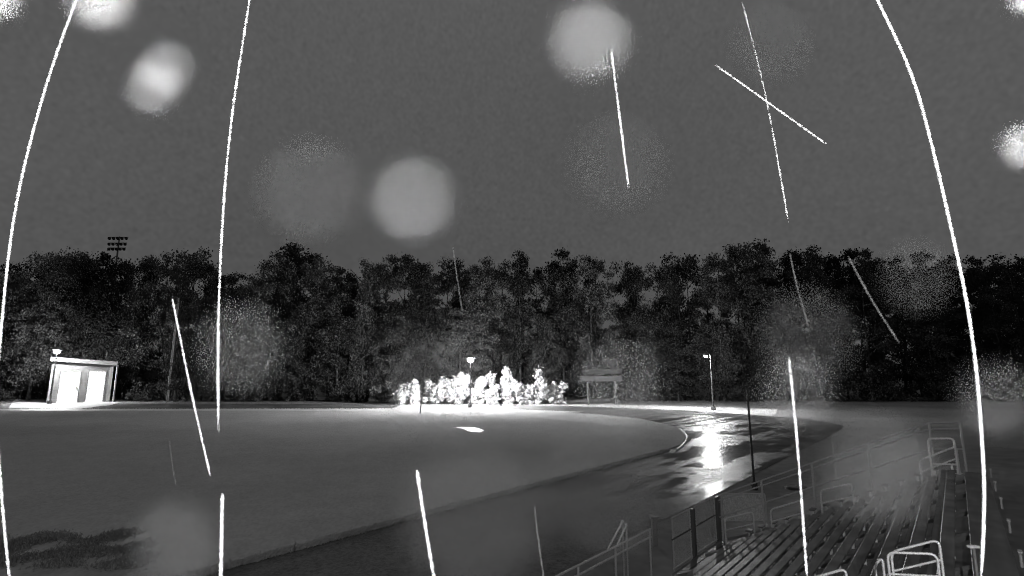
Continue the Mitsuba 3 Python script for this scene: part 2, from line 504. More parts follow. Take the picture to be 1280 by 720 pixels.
TOPX = [-200, -60, 0, 20, 50, 75, 110, 130, 165, 185, 235, 258, 285, 310, 340, 372, 395, 425, 455, 480, 515, 560, 600, 650, 700, 740, 785, 825, 850, 900, 940, 962, 978, 1000, 1025, 1050, 1075, 1100, 1130, 1165, 1200, 1230, 1275, 1400, 1500]
TOPY = [325, 330, 338, 328, 315, 310, 311, 322, 316, 308, 303, 330, 340, 345, 310, 300, 316, 330, 322, 316, 315, 322, 318, 311, 310, 314, 320, 325, 312, 309, 291, 300, 322, 310, 303, 316, 306, 308, 320, 310, 318, 320, 311, 320, 320]


def region(px):
    for lim, words in ((60, 'at the far left edge of the forest'), (160, 'behind the white doored shed'), (300, 'to the right of the shed'), (480, 'left of the lit bushes'), (720, 'behind the lit bushes'),
                       (860, 'behind the board on two posts'), (970, 'behind the right lamp'), (1130, 'right of the right lamp')):
        if px < lim:
            return words
    return 'in the blackest part at right'


ORD = ['first', 'second', 'third', 'fourth', 'fifth', 'sixth', 'seventh', 'eighth', 'ninth', 'tenth']
seen_in = {}


def sky_label(px, kind):
    w = region(px)
    k = seen_in[w] = seen_in.get(w, -1) + 1
    return f"{ORD[k]} {'pine' if kind == 'pine' else 'leafy'} skyline tree from left, " + w


for px, py in zip(TOPX, TOPY):                               # the trees whose tops make the skyline
    Y = trng.uniform(101, 107) + (9 if 400 < px < 800 else 0)
    X = (px - 640) / FPX * Y
    h = (HOR - py) / FPX * Y - ground_z(X, Y)
    w = trng.uniform(22, 28) if px not in (372, 940) else 32
    kind = trng.choice(('broad', 'broad', 'column', 'pine')) if px > 980 or px < 300 else trng.choice(('broad', 'broad', 'column'))
    if kind == 'pine':
        w *= 0.9
    special = {372: 'tallest rounded tree top left of centre on the forest skyline', 940: 'broadest and tallest rounded tree top above the right lamp', 235: 'bushy tall tree top above the wooden utility pole'}
    if px in special:
        tree(X, Y, h, w, 'broad', special[px])
    else:
        tree(X, Y, h, w, kind, sky_label(px, kind) if 0 <= px <= 1280 else 'dark tree outside the frame at the end of the forest', 'skyline trees of the forest')
for row, (Y0, Y1, n, lo) in enumerate(((97, 101, 36, 60), (114, 118, 40, 14), (119, 124, 40, 8))):
    for i in range(n):
        px = -220 + (i + trng.uniform(0.1, 0.9)) * 1720 / n
        Y = trng.uniform(Y0, Y1)
        X = (px - 640) / FPX * Y
        if row == 0 and 20 < px < 180:
            Y += 5
            X = (px - 640) / FPX * Y
        if row == 0 and 430 < px < 770:
            Y += 12
            X = (px - 640) / FPX * Y
        top = np.interp(px, TOPX, TOPY) + trng.uniform(lo * 0.5, lo * 1.6)
        h = (HOR - top) / FPX * Y - ground_z(X, Y)
        kind = trng.choice(('broad', 'broad', 'column'))
        tree(X, Y, h, trng.uniform(19, 26), kind, ('lower front tree, ' if row == 0 else 'dark back tree, ') + region(px), 'filling trees of the forest, ' + ('front' if row == 0 else 'back'))


def leaf_cloud(rng, C, per, size):
    v = []
    for x, y, z, r in C:
        d = rng.normal(size=(per, 3))
        d /= np.linalg.norm(d, axis=1, keepdims=True)
        c = np.array([x, y, z]) + d * (r * np.minimum(np.abs(rng.normal(0.55, 0.45, (per, 1))), 1.6)) * np.array([1, 1, 1.25])
        s = rng.uniform(0.5, 1.0, (per, 1)) * size
        t1 = rng.normal(size=(per, 3))
        t1 /= np.linalg.norm(t1, axis=1, keepdims=True)
        t2 = np.cross(t1, rng.normal(size=(per, 3)))
        t2 /= np.linalg.norm(t2, axis=1, keepdims=True)
        v.append(np.stack([c - t1 * s, c + t2 * s * 0.7, c + t1 * s, c - t2 * s * 0.7], 1))
    v = np.concatenate(v).reshape(-1, 3)
    qd = np.arange(len(v)).reshape(-1, 4)
    return trimesh.Trimesh(v, np.vstack([qd[:, [0, 1, 2]], qd[:, [0, 2, 3]]]), process=False)


# undergrowth along the foot of the forest, one mass
rng = np.random.default_rng(21)
C = []
for i in range(620):
    px = rng.uniform(-200, 1480)
    Y = rng.uniform(97, 104)
    if 20 < px < 170:
        Y = rng.uniform(104, 108)
    if 430 < px < 770:
        Y = rng.uniform(109, 113)
    X = (px - 640) / FPX * Y
    r = rng.uniform(0.7, 1.5)
    C.append((X, Y, ground_z(X, Y) + rng.uniform(0.2, 3.0), r))
put('undergrowth', mikit.ply(leaf_cloud(rng, C, 70, 0.32), LEAF[1]), kind='stuff', label='dark tangled undergrowth along the foot of the forest', category='undergrowth')


def bush(px, base_px, top_px, wid_px, label, mat_, seed, group=None, name='bush', size=0.36, per=95):
    r = np.random.default_rng(seed)
    p = on(px, base_px)
    Y = p[1]
    h = (base_px - top_px) / FPX * Y
    w = wid_px * 1.3 / FPX * Y / 2
    t = thing(name, label, 'bush', group)
    C, stems = [], []
    ns = max(4, int(w * 3.2))
    for s in range(ns):
        a, rr = r.uniform(0, 6.28), w * math.sqrt(r.random())
        tx, ty, th = rr * math.cos(a), rr * math.sin(a) * 0.6, h * r.uniform(0.7, 1.08) * (1 - 0.35 * rr / max(w, .1))
        foot = np.array([tx * 0.35, ty * 0.35, -0.05])
        tip = np.array([tx, ty, th])
        mid = (foot + tip) / 2 + np.array([tx * 0.15, 0, 0.1 * h])
        stems.append(tube([foot, mid, tip], [0.06, 0.04, 0.015], 5))
        for k in range(max(3, int(th * 1.7))):
            f = r.uniform(0.15, 1.0)
            c = foot * (1 - f) + tip * f + r.normal(0, 0.22 * min(1, h / 3), 3)
            C.append((c[0], c[1], max(0.15, c[2]), r.uniform(0.3, 0.6) * min(1.2, h / 3.5)))
    m1, m2 = leaf_cloud(r, C, per, size), join(stems)
    for m in (m1, m2):
        m.apply_translation((p[0], p[1], -H))
    put('foliage', mikit.ply(m1, mat_), t)
    put('stem', mikit.ply(m2, 'mat_bark', smooth=True), t)


lit = [(502, 505.6, 474, 16, 'leftmost of the white lit bushes below the centre lamp'),
       (524, 505.6, 471, 24, 'rounded lit bush behind the thin pole'),
       (548, 505.6, 474, 22, 'lit bush with a gap in it left of the centre lamp'),
       (573, 505.6, 457, 32, 'tallest lit bush just left of the centre lamp post'),
       (598, 505.6, 464, 16, 'narrow lit bush just right of the centre lamp post'),
       (614, 505.6, 471, 20, 'low rounded lit bush right of the centre lamp post'),
       (633, 505.6, 460, 22, 'tall flame shaped lit bush right of the centre lamp'),
       (652, 505.6, 476, 12, 'small upright lit bush between two taller bushes'),
       (664, 505.6, 478, 12, 'thin lit bush left of the leaning one'),
       (676, 505.6, 468, 14, 'leaning narrow lit bush near the right end of the row'),
       (698, 505.6, 476, 22, 'half lit bush at the right end of the row'),
       (478, 503.2, 480, 26, 'dim grey bush left of the lit row')]
for i, (px, b, tp, w, lab) in enumerate(lit):
    bush(px, b, tp, w, lab, 'mat_bush' if i < 11 else LEAF[3], 300 + i)
bush(446, 503, 484, 26, 'low black bush left of the dim grey bush', LEAF[0], 330)
bush(8, 500, 476, 30, 'grey shrub at the left edge of the picture', LEAF[3], 331)
bush(36, 499, 486, 22, 'low dark shrub between the left edge and the shed', LEAF[1], 332)

# ------------------------------------------------------------------ lamps
LENS = {}


def street_lamp(base, top_z, arm, label, rad, name='street_lamp', lens=0.26):
    t = thing(name, label, 'lamp')
    b = np.array(base, float)
    hgt = top_z - b[2]
    put('pole', mikit.ply(tube([b + [0, 0, 0.3], b + [0, 0, hgt * 0.5], b + [0, 0, hgt]], [0.13, 0.10, 0.07], 10), 'mat_dark', smooth=40), t)
    prof = np.array([[0, 0], [0.32, 0], [0.32, 0.5], [0.24, 0.62], [0, 0.62]])
    m = trimesh.creation.revolve(prof, sections=14)
    m.apply_translation(b - [0, 0, 0.06])
    put('base', mikit.ply(m, 'mat_dark', smooth=35), t)
    a = np.array([arm[0], arm[1], 0.0])
    top = b + [0, 0, hgt]
    head = top + a
    if np.linalg.norm(a) > 0.01:
        put('arm', mikit.ply(tube(bent([top - [0, 0, 0.02], top + [0, 0, 0.25] + a * 0.1, head + [0, 0, 0.18]], 0.3), 0.045, 8), 'mat_post', smooth=40), t)
    k = lens / 0.26
    hm = trimesh.creation.revolve(np.array([[0, 0.26], [0.14, 0.25], [0.32, 0.15], [0.42, -0.04], [0.40, -0.05], [0.30, 0.10], [0.0, 0.16]]) * k, sections=18)
    hm.apply_translation(head)
    put('lamp_head', mikit.ply(hm, 'mat_post', smooth=35), t)
    lm = trimesh.creation.icosphere(2, lens)
    lm.apply_scale((1, 1, 0.8))
    lm.apply_translation(head - [0, 0, 0.2 * k])
    put('lens', {**mikit.ply(lm, 'mat_lens', smooth=True), 'emitter': {'type': 'area', 'radiance': rgb(rad)}}, t)


b = on(892, 513)
street_lamp(b, 2.75, (-0.75, -0.35), 'lit lamp post with a short arm beside the wet track at right', LAMP['right'])
b = on(587.5, 509.3)
street_lamp(b, 2.6, (0, 0), 'lit lamp post standing in front of the glowing bushes', LAMP['centre'], lens=0.5)

# ------------------------------------------------------------------ shed
SL = on(58, 504.2)
wd = np.array([0.80, 0.60, 0.0])
nd = np.array([0.60, -0.80, 0.0])                              # towards the camera
RS = np.eye(4)
RS[:3, 0], RS[:3, 1] = wd, -nd


def sp(a, b, z):
    return SL + wd * a - nd * b + np.array([0, 0, z])


def sbox(a0, a1, b0, b1, z0, z1):
    m = trimesh.creation.box((a1 - a0, b1 - b0, z1 - z0))
    m.apply_transform(RS)
    m.apply_translation(sp((a0 + a1) / 2, (b0 + b1) / 2, (z0 + z1) / 2))
    return m


SW = 8.7
t = thing('shed', 'flat roofed shed with two bright white doors lit by its own lamp', 'building')
Ha, Hb = 7.55, 6.9
D1, D2, DT = (1.25, 4.15), (5.15, 7.75), 5.6


def wallprism(a0, a1, b0, b1, z0, ha, hb):
    vs = [sp(a, b, z) for a, top in ((a0, ha), (a1, hb)) for b in (b0, b1) for z in (z0, top)]
    m = trimesh.convex.convex_hull(np.array(vs))
    return m


def roof_at(a):
    return Ha + (Hb - Ha) * a / SW


for a0, a1 in ((0, D1[0]), (D1[1], D2[0]), (D2[1], SW)):
    put('wall', mikit.ply(wallprism(a0, a1, 0, 0.2, -0.1, roof_at(a0), roof_at(a1)), 'mat_wall'), t)
for a0, a1 in (D1, D2):
    put('wall', mikit.ply(wallprism(a0, a1, 0, 0.2, DT, roof_at(a0), roof_at(a1)), 'mat_wall'), t)
put('wall', mikit.ply(wallprism(0, 0.2, 0.2, 6, -0.1, roof_at(0), roof_at(0.2)), 'mat_wall'), t)
put('wall', mikit.ply(wallprism(SW - 0.2, SW, 0.2, 6, -0.1, roof_at(SW - 0.2), roof_at(SW)), 'mat_wall'), t)
put('wall', mikit.ply(wallprism(0.2, SW - 0.2, 5.8, 6, -0.1, roof_at(0.2), roof_at(SW - 0.2)), 'mat_wall'), t)
rf = wallprism(-0.25, SW + 0.45, -0.5, 6.3, 0, 1, 1)
vs = [sp(a, b, roof_at(a) + dz) for a in (-0.25, SW + 0.5) for b in (-0.45, 6.3) for dz in (0.02, 0.14)]
put('roof', mikit.ply(trimesh.convex.convex_hull(np.array(vs)), 'mat_post'), t)
vs = [sp(a, b, roof_at(a) + dz) for a in (-0.3, SW + 0.55) for b in (-0.52, -0.453) for dz in (-0.25, 0.5)]
put('fascia', mikit.ply(trimesh.convex.convex_hull(np.array(vs)), 'mat_post'), t)
for a0, a1 in ((-0.02, 0.5), (SW - 0.55, SW + 0.02)):
    put('corner_pillar', mikit.ply(sbox(a0, a1, -0.12, -0.003, -0.1, 6.6), 'mat_trim'), t)
put('downpipe', mikit.ply(tube([sp(SW + 0.55, -0.3, 0), sp(SW + 0.55, -0.3, 6.7)], 0.16, 8), 'mat_trim', smooth=40), t)
for a0, a1 in (D1, D2):
    d = key_for(t + '__door')
    ms = [sbox(a0 + 0.06, a1 - 0.06, 0.06, 0.10, 0.0, DT - 0.05)]
    put('door', mikit.ply(ms[0], 'mat_white'), t)
    for k in range(8):
        z0 = 0.04 + k * (DT - 0.1) / 8
        put('panel', mikit.ply(sbox(a0 + 0.10, a1 - 0.10, 0.03, 0.06 - 0.002, z0 + 0.03, z0 + (DT - 0.1) / 8 - 0.03), 'mat_white'), d)
    for k, (x0, x1, z0, z1) in enumerate(((a0 - 0.09, a0, 0, DT), (a1, a1 + 0.09, 0, DT), (a0 - 0.09, a1 + 0.09, DT, DT + 0.12))):
        put('frame', mikit.ply(sbox(x0, x1, -0.04, -0.003, z0, z1), 'mat_post'), d)
for a in (D1[1] - 0.35, D2[0] + 0.35):
    dk = t + '__door' if a < 4.5 else t + '__door_001'
    put('handle', mikit.ply(sbox(a - 0.06, a + 0.06, -0.05, 0.028, 2.3, 2.75), 'mat_dark'), dk)
b = sp(0.6, -2.3, 0)
street_lamp([b[0], b[1], -H], 4.3, (0, 0), 'lit lamp on a thin pole in front of the shed', LAMP['shed'], lens=0.5)

# ------------------------------------------------------------------ poles, posts, board


def post(name, label, cat, p, h, r, m='mat_post', capr=0.0, sides=10):
    t = thing(name, label, cat)
    put('shaft', mikit.ply(tube([p, p + [0, 0, h * 0.5], p + [0, 0, h]], [r, r * 0.95, r * 0.85], sides), m, smooth=40), t)
    c = trimesh.creation.cylinder(r * 1.25 + capr, 0.08 + capr, sections=sides)
    c.apply_translation(p + [0, 0, h + 0.04])
    put('cap', mikit.ply(c, m, smooth=40), t)
    return t


p = on(209, 503)
t = post('utility_pole', 'tall thin wooden utility pole right of the shed', 'pole', p, (HOR - 374) / FPX * p[1] + H, 0.2, 'mat_post')
R = np.eye(4)
put('crossarm', mikit.ply(box(p[0], p[1] - 0.25, p[2] + (HOR - 374) / FPX * p[1] + H - 0.7, 1.6, 0.12, 0.14), 'mat_bark'), t)
mY = 109.0
mp = np.array([(134 - 640) / FPX * mY, mY, -H])
mtop = (HOR - 294) / FPX * mY
t = thing('light_mast', 'tall dark light mast with three bars of unlit floodlights above the trees behind the shed', 'light mast')
put('pole', mikit.ply(tube([mp, [mp[0], mp[1], mtop * 0.4], [mp[0], mp[1], mtop + 0.2]], [0.3, 0.24, 0.14], 10), 'mat_post', smooth=40), t)
for k, zz in enumerate((0.0, -1.3, -2.4)):
    c = put('crossbar', mikit.ply(box(mp[0], mp[1] - 0.22, mtop + zz, 4.2 - 0.25 * k, 0.12, 0.14), 'mat_dark'), t)
    for q in range(5):
        fx = mp[0] + (q - 2) * (0.92 - 0.05 * k)
        R = trimesh.transformations.rotation_matrix(0.5, [1, 0, 0])
        hm = trimesh.creation.revolve(np.array([[0, -0.3], [0.14, -0.3], [0.36, 0.02], [0.36, 0.08], [0, 0.08]]), sections=12)
        hm.apply_transform(trimesh.transformations.rotation_matrix(math.radians(118), [1, 0, 0]))
        hm.apply_translation((fx, mp[1] - 0.42, mtop + zz - 0.32))
        put('floodlight', mikit.ply(hm, 'mat_dark', smooth=35), t)
p = on(201, 499.5)
post('marker_post', 'short pale post at the foot of the utility pole', 'post', p, 2.2, 0.22, 'mat_trim')
p = on(48, 499)
post('marker_post', 'short grey post left of the shed', 'post', p, 3.0, 0.18, 'mat_post')
p = on(536.5, 506)
post('thin_pole', 'thin dark pole in front of the left lit bushes', 'pole', p, 4.4, 0.06, 'mat_dark')
p = on(525.5, 517)
post('marker_post', 'tiny dark post on the lit lane by the far field edge', 'post', p, 0.95, 0.09, 'mat_dark')
p = uv(25.0, 7.3, -H)
t = post('steel_pole', 'dark slim steel pole with a thick foot beside the track near the stand', 'pole', p, 4.3, 0.05, 'mat_dark')
put('foot', mikit.ply(tube([p, p + [0, 0, 0.28], p + [0, 0, 0.34]], [0.14, 0.13, 0.05], 12), 'mat_dark', smooth=35), t)
p = uv(26.2, 5.9, 0)
p[2] = ground_z(p[0], p[1])
t = thing('drain_cover', 'small black drain lid on the grey ground right of the steel pole', 'drain')
m = trimesh.creation.cylinder(0.38, 0.1, sections=20)
m.apply_translation(p + [0, 0, 0.05])
put('lid', mikit.ply(m, 'mat_dark', smooth=35), t)
m = trimesh.creation.annulus(0.38, 0.46, 0.08, sections=20)
m.apply_translation(p + [0, 0, 0.04])
put('rim', mikit.ply(m, 'mat_dark', smooth=35), t)

t = thing('notice_board', 'dim long board on two dark posts right of the lit bushes', 'board')
for px in (735.5, 770):
    p = on(px, 505.8)
    put('post', mikit.ply(tube([p, p + [0, 0, 4.3]], 0.15, 8), 'mat_dark', smooth=40), t)
a, c = on(726, 505.8), on(778.5, 505.8)
ym = a[1] - 0.22
zc = (HOR - 473) / FPX * ym
put('panel', mikit.ply(box((a[0] + c[0]) / 2, ym, zc, c[0] - a[0], 0.1, 0.85), 'mat_board'), t)
put('panel', mikit.ply(box((a[0] + c[0]) / 2 + 0.1, ym, zc + 1.15, c[0] - a[0] - 0.6, 0.1, 0.75), 'mat_guard2'), t)

# ------------------------------------------------------------------ the stand
NROW, RUN, RISE = 15, 0.325, 0.163
U_END = 16.0
AISLES = ((4.0, 5.2), (14.6, 15.7))
SECT = ((-4.0, 4.0), (5.2, 14.6), (15.7, U_END))
st = thing('bleachers', 'grey metal bleachers with rows of plank seats running away at the right', 'bleachers')


def row(i):
    return 0.30 + RUN * i, -2.22 - RISE * i


for i in range(NROW):
    v, z = row(i)
    for (a, b_) in SECT:
        if i < NROW - 1 or True:
            put('seat_plank', mikit.ply(ubox(a + 0.01, b_ - 0.01, v - 0.07, v + 0.07, z + 0.20, z + 0.23, 0.010), 'mat_alu'), st)
        n = int((b_ - a) / 1.55) + 1
        for k in range(n + 1):
            uu = a + 0.12 + (b_ - a - 0.24) * k / n
            m = join([ubox(uu - 0.014, uu + 0.014, v - 0.02, v + 0.02, z + 0.033, z + 0.18), ubox(uu - 0.02, uu + 0.02, v - 0.075, v + 0.075, z + 0.18, z + 0.198)])
            put('seat_bracket', mikit.ply(m, 'mat_rail'), st)
    for w0, w1 in ((0.10, 0.20),):
        put('foot_plank', mikit.ply(ubox(-4.0, U_END - 0.01, v + w0, v + w1, z, z + 0.035, 0.01), 'mat_alu'), st)
put('foot_plank', mikit.ply(ubox(-4.0, U_END, -0.30, 0.10, -2.22, -2.185, 0.01), 'mat_alu'), st)
v9, z9 = row(NROW - 1)
for k in range(3):
    put('foot_plank', mikit.ply(ubox(-4.0, U_END, 5.06 + 0.235 * k, 5.28 + 0.235 * k, -4.79, -4.755, 0.01), 'mat_alu'), st)
for k in range(12):
    uu = -3.5 + k * 1.76
    a, b_ = uv(uu, 0.0, -2.32), uv(uu, v9 + 0.6, z9 - 0.12)
    put('stringer', mikit.ply(tube([a, b_], 0.05, 4), 'mat_post'), st)
for i in range(NROW):                                                # steps in the aisles
    v, z = row(i)
    for a, b_ in AISLES:
        put('aisle_step', mikit.ply(ubox(a + 0.1, b_ - 0.1, v - 0.07, v + 0.06, z + 0.08, z + 0.105, 0.01), 'mat_alu'), st)


def foot_z(v):
    return -2.2 - (v - 0.30) * RISE / RUN


def hoop(u, v0, z0, v1, z1, label, mid=0.45, r=0.021):
    """An aisle handrail: two posts, a bent top rail that follows the slope, a mid rail."""
    t = thing('aisle_handrail', label, 'handrail')
    P = [uv(u, v1, foot_z(v1)), uv(u, v1, z1), uv(u, v0, z0), uv(u, v0, foot_z(v0))]
    put('top_rail', mikit.ply(tube(bent(P, 0.05 if r < 0.01 else 0.09), r, 8), 'mat_rail', smooth=50), t)
    if mid:
        put('mid_rail', mikit.ply(tube([uv(u, v1, z1 - mid), uv(u, v0, z0 - mid)], r * 0.85, 8), 'mat_rail', smooth=50), t)
    for vv in (v0, v1):
        m = trimesh.creation.cylinder(0.055, 0.012, sections=14)
        m.apply_translation(uv(u, vv, foot_z(vv) + 0.006))
        put('foot_plate', mikit.ply(m, 'mat_rail', smooth=35), t)


hoop(4.8, 0.235, -1.225, 0.52, -1.275, 'bright white square handrail frame at the lower right corner', 0.145, 0.0085)
hoop(4.83, 0.215, -1.135, 0.50, -1.275, 'bright slanted handrail standing just behind the square frame at lower right', 0.13, 0.008)
hoop(4.78, 0.55, -1.31, 0.60, -1.37, 'small bright bent handrail end at the left of the square frame', 0, 0.0075)
hoop(4.8, 0.79, -1.445, 1.2, -1.66, 'bright bent handrail end cut by the bottom edge', 0, 0.009)
hoop(15.2, 0.19, -1.39, 0.64, -1.43, 'topmost square handrail frame of the far aisle below the corner of the guard rail', 0.55, 0.024)
hoop(15.25, 0.17, -1.56, 0.84, -1.93, 'slanted handrail close behind the topmost frame of the far aisle', 0.25, 0.02)
hoop(15.2, 2.2, -2.60, 2.88, -2.86, 'pale handrail in the upper middle of the far aisle, veiled by a blurred drop', 0.3)
hoop(15.2, 3.3, -3.14, 4.08, -3.5, 'handrail in the middle of the far aisle with a straight near post', 0.3)
hoop(15.2, 4.52, -3.62, 5.28, -3.93, 'lowest handrail of the far aisle beside the front fence', 0.3)

# guard rail down the far end of the stand
t = thing('guard_rail', 'long double guard rail sloping down the far end of the bleachers', 'railing')
UG = U_END + 0.1
e0, e1 = uv(UG, 0.05, -1.10), uv(UG, 0.66, -1.16)
e2 = uv(UG, 5.75, -3.54)
for dz, nm in ((0, 'top_rail'), (-0.14, 'rail'), (-0.6, 'rail')):
    put(nm, mikit.ply(tube(bent([e0 + [0, 0, dz], e1 + [0, 0, dz], e2 + [0, 0, dz]], 0.1), 0.02, 8), 'mat_guard', smooth=50), t)
for vv in (0.05, 0.62, 1.9, 3.2, 4.5):
    zt = np.interp(vv, [0.05, 0.66, 5.75], [-1.10, -1.16, -3.54])
    zb = np.interp(vv, [0.0, 5.0], [-2.3, -4.8])
    put('post', mikit.ply(tube([uv(UG, vv, zb), uv(UG, vv, zt)], 0.026, 8), 'mat_guard', smooth=50), t)
# back rail bracket: T shaped post
t = thing('tee_post', 'small tee shaped post with a bright flat top behind the top row', 'post')
pb = uv(5.9, -0.1, -2.185)
tb_ = on(1217, 685, -1.62)
put('shaft', mikit.ply(tube([[tb_[0], tb_[1], -2.19], tb_], 0.011, 8), 'mat_trim', smooth=50), t)
m = trimesh.creation.box((0.09, 0.04, 0.018))
m.apply_translation(tb_ + [0, 0, 0.012])
put('top_plate', mikit.ply(m, 'mat_white'), t)
for k in range(5):
    t = thing('rail_clip', 'small grey clip in the row along the back plank of the stand', 'clip', 'clips along the back plank')
    p = uv(8.6 + 1.7 * k, -0.34, -2.18)
    put('stem', mikit.ply(tube([p, p + [0, 0, 0.16]], 0.015, 8), 'mat_guard', smooth=50), t)
    put('plate', mikit.ply(ubox(8.6 + 1.7 * k - 0.05, 8.6 + 1.7 * k + 0.05, -0.36, -0.32, -2.02, -2.0), 'mat_guard'), t)

# front fence along the foot of the stand
t = thing('front_fence', 'dark post and rail fence with wire panels along the foot of the bleachers', 'fence')
VF, ZT, ZF = 5.8, -3.55, -4.78
for k, uu in enumerate((U_END + 0.1, 14.25)):
    put('post', mikit.ply(ubox(uu - (0.13 if k == 0 else 0.07), uu + (0.13 if k == 0 else 0.07), VF - 0.05, VF + 0.05, -5.05, ZT - 0.02), 'mat_fence'), t)
for u0, u1 in ((14.39, U_END - 0.04), (12.9, 14.11)):
    for z in (ZT, ZT - 0.5, ZF + 0.05):
        put('rail', mikit.ply(tube([uv(u0, VF, z), uv(u1, VF, z)], 0.02, 8), 'mat_dark' if z == ZT - 0.5 else 'mat_guard', smooth=50), t)
    for uu in (u0 + 0.04, u1 - 0.04):
        put('stile', mikit.ply(tube([uv(uu, VF, ZF), uv(uu, VF, ZT)], 0.016, 8), 'mat_guard', smooth=50), t)
    ms = [tube([uv(u, VF, ZF + 0.07), uv(u, VF, ZT - 0.02)], 0.004, 4) for u in np.arange(u0 + 0.09, u1 - 0.06, 0.06)]
    put('wire_panel', mikit.ply(join(ms), 'mat_guard'), t, kind='stuff')
t = thing('end_fence', 'pale framed wire panel closing the far lower corner of the bleachers', 'fence')
q0, q1 = uv(U_END + 0.3, VF - 0.08, 0), uv(U_END + 0.5, 4.55, 0)
za, zb_ = ZT + 0.03, -3.38
F = [np.r_[q0[:2], ZF + 0.5], np.r_[q0[:2], za], np.r_[q1[:2], zb_], np.r_[q1[:2], -4.1], np.r_[q0[:2], ZF + 0.5]]
put('frame', mikit.ply(tube(bent(F, 0.05), 0.02, 8), 'mat_guard', smooth=50), t)
ms = []
for f in np.linspace(0.04, 0.96, 46):
    p = q0 * (1 - f) + q1 * f
    ms.append(tube([np.r_[p[:2], (ZF + 0.5) * (1 - f) - 4.1 * f], np.r_[p[:2], za * (1 - f) + zb_ * f]], 0.006, 4))
put('wire_panel', mikit.ply(join(ms), 'mat_rail'), t, kind='stuff')
for q_ in (q0, q1):
    put('post', mikit.ply(tube([np.r_[q_[:2], -H - 0.1], np.r_[q_[:2], -4.2]], 0.03, 8), 'mat_guard', smooth=50), t)
# near part of the front: rail and stair rails
t = thing('front_rail', 'thin double rail along the foot of the bleachers at the bottom centre', 'railing')
for dz, nm in ((0, 'top_rail'), (-0.17, 'rail')):
    put(nm, mikit.ply(tube([uv(-2.0, VF, ZT + dz), uv(11.75, VF, ZT + dz)], 0.021, 8), 'mat_guard', smooth=50), t)
for uu in (-1.5, 0.2, 1.9, 3.6, 5.3, 7.0, 8.7, 10.1, 11.7):
    put('post', mikit.ply(tube([uv(uu, VF, ZF - 0.1), uv(uu, VF, ZT)], 0.024, 8), 'mat_guard', smooth=50), t)
for k, du in enumerate((0.0, 0.4)):
    t = thing('stair_rail', ('left' if k == 0 else 'right') + ' one of the two thin stair rails leaning up beyond the front rail', 'handrail')
    a = uv(9.9 + du, VF + 0.06, ZT - 0.02)
    c = at(778 + 5 * k, 652 + 4 * k, 13.6 + 0.1 * k)
    put('rail', mikit.ply(tube([a, c], 0.02, 8), 'mat_guard', smooth=50), t)
    put('post', mikit.ply(tube([c, [c[0], c[1], -H - 0.05]], 0.02, 8), 'mat_guard', smooth=50), t)
    cp = trimesh.creation.icosphere(2, 0.035)
    cp.apply_translation(c)
    put('end_knob', mikit.ply(cp, 'mat_rail', smooth=True), t)
t = thing('square_post', 'pale stout square post between the stair rails and the fence', 'post')
p = on(818, 664, -4.6)
put('shaft', mikit.ply(box(p[0], p[1], p[2] - 0.0, 0.14, 0.14, 0.75), 'mat_post'), t)
put('cap', mikit.ply(box(p[0], p[1], p[2] + 0.40, 0.2, 0.2, 0.05), 'mat_post'), t)

# ------------------------------------------------------------------ rain: exposure trails drawn as solid tubes, and drops, all lit by the lamp beside the camera


def streak(pts, dist, r, label, m='mat_streak', seed=0, taper=True, rough=0.34):
    P = spline([at(x, y, dist) for x, y in pts], 60)
    rg = np.random.default_rng(seed)
    n = len(P)
    r = r * 0.82
    rr = r * (1 + rough * rg.normal(size=n))
    if taper:
        s = np.linspace(0, 1, n)
        rr *= np.clip(np.minimum(s, 1 - s) * 14, 0.25, 1)
    t = thing('rain_streak', label, 'rain')
    scene[t] = mikit.ply(tube(P, np.clip(rr, r * 0.12, r * 1.6), 8), m, smooth=50)


streak([(110, -40), (95, 0), (60, 100), (30, 210), (12, 310), (0, 430), (-8, 520)], 1.5, 0.0030, 'bright curved rain thread down the upper left edge', seed=1, rough=0.1)
streak([(-4, 540), (0, 590), (5, 655), (12, 725)], 1.6, 0.0030, 'bright rain thread at the lower left edge', seed=2)
streak([(316, -30), (312, 0), (292, 130), (280, 250), (273, 400), (273, 541)], 1.6, 0.0028, 'long thin bright rain thread falling in front of the forest left of centre', seed=3)
streak([(278, 617), (277, 670), (276, 725)], 1.5, 0.0042, 'short thick rain thread over the field at the bottom left', seed=4)
streak([(215, 371), (238, 485), (263, 595)], 1.9, 0.0032, 'slanted grey rain thread between the utility pole and the long thin thread', seed=5)
streak([(521, 587), (531, 655), (543, 725)], 1.5, 0.0042, 'bright slanted rain thread at the bottom centre', seed=6)
streak([(668, 632), (673, 675), (680, 725)], 2.2, 0.0030, 'faint rain thread right of the bottom centre', 'mat_streak_thin', 7)
streak([(764, 62), (775, 150), (786, 236)], 1.7, 0.0030, 'short bright rain thread hanging below the biggest pale blot', seed=8)
streak([(927, 0), (958, 125), (986, 280)], 1.9, 0.0016, 'very thin rain thread crossed by a slanted one at upper right', seed=9)
streak([(987, 316), (997, 360), (1011, 410)], 2.2, 0.0030, 'faint rain thread in front of the trees right of the right lamp', 'mat_streak_thin', 10)
streak([(894, 81), (960, 128), (1034, 181)], 1.8, 0.0024, 'strongly slanted rain thread crossing the thin one at upper right', seed=11)
streak([(1080, -40), (1097, 0), (1145, 110), (1190, 290), (1215, 420), (1228, 560), (1230, 640), (1226, 730)], 1.5, 0.0040, 'longest and brightest rain thread down the right side', seed=12, rough=0.1)
streak([(986, 446), (997, 560), (1009, 725)], 1.7, 0.0030, 'bright rain thread in front of the bleachers', seed=13)
streak([(1060, 320), (1088, 372), (1124, 429)], 2.0, 0.0034, 'dim slanted rain thread in front of the black trees at right', 'mat_streak_thin', 14)
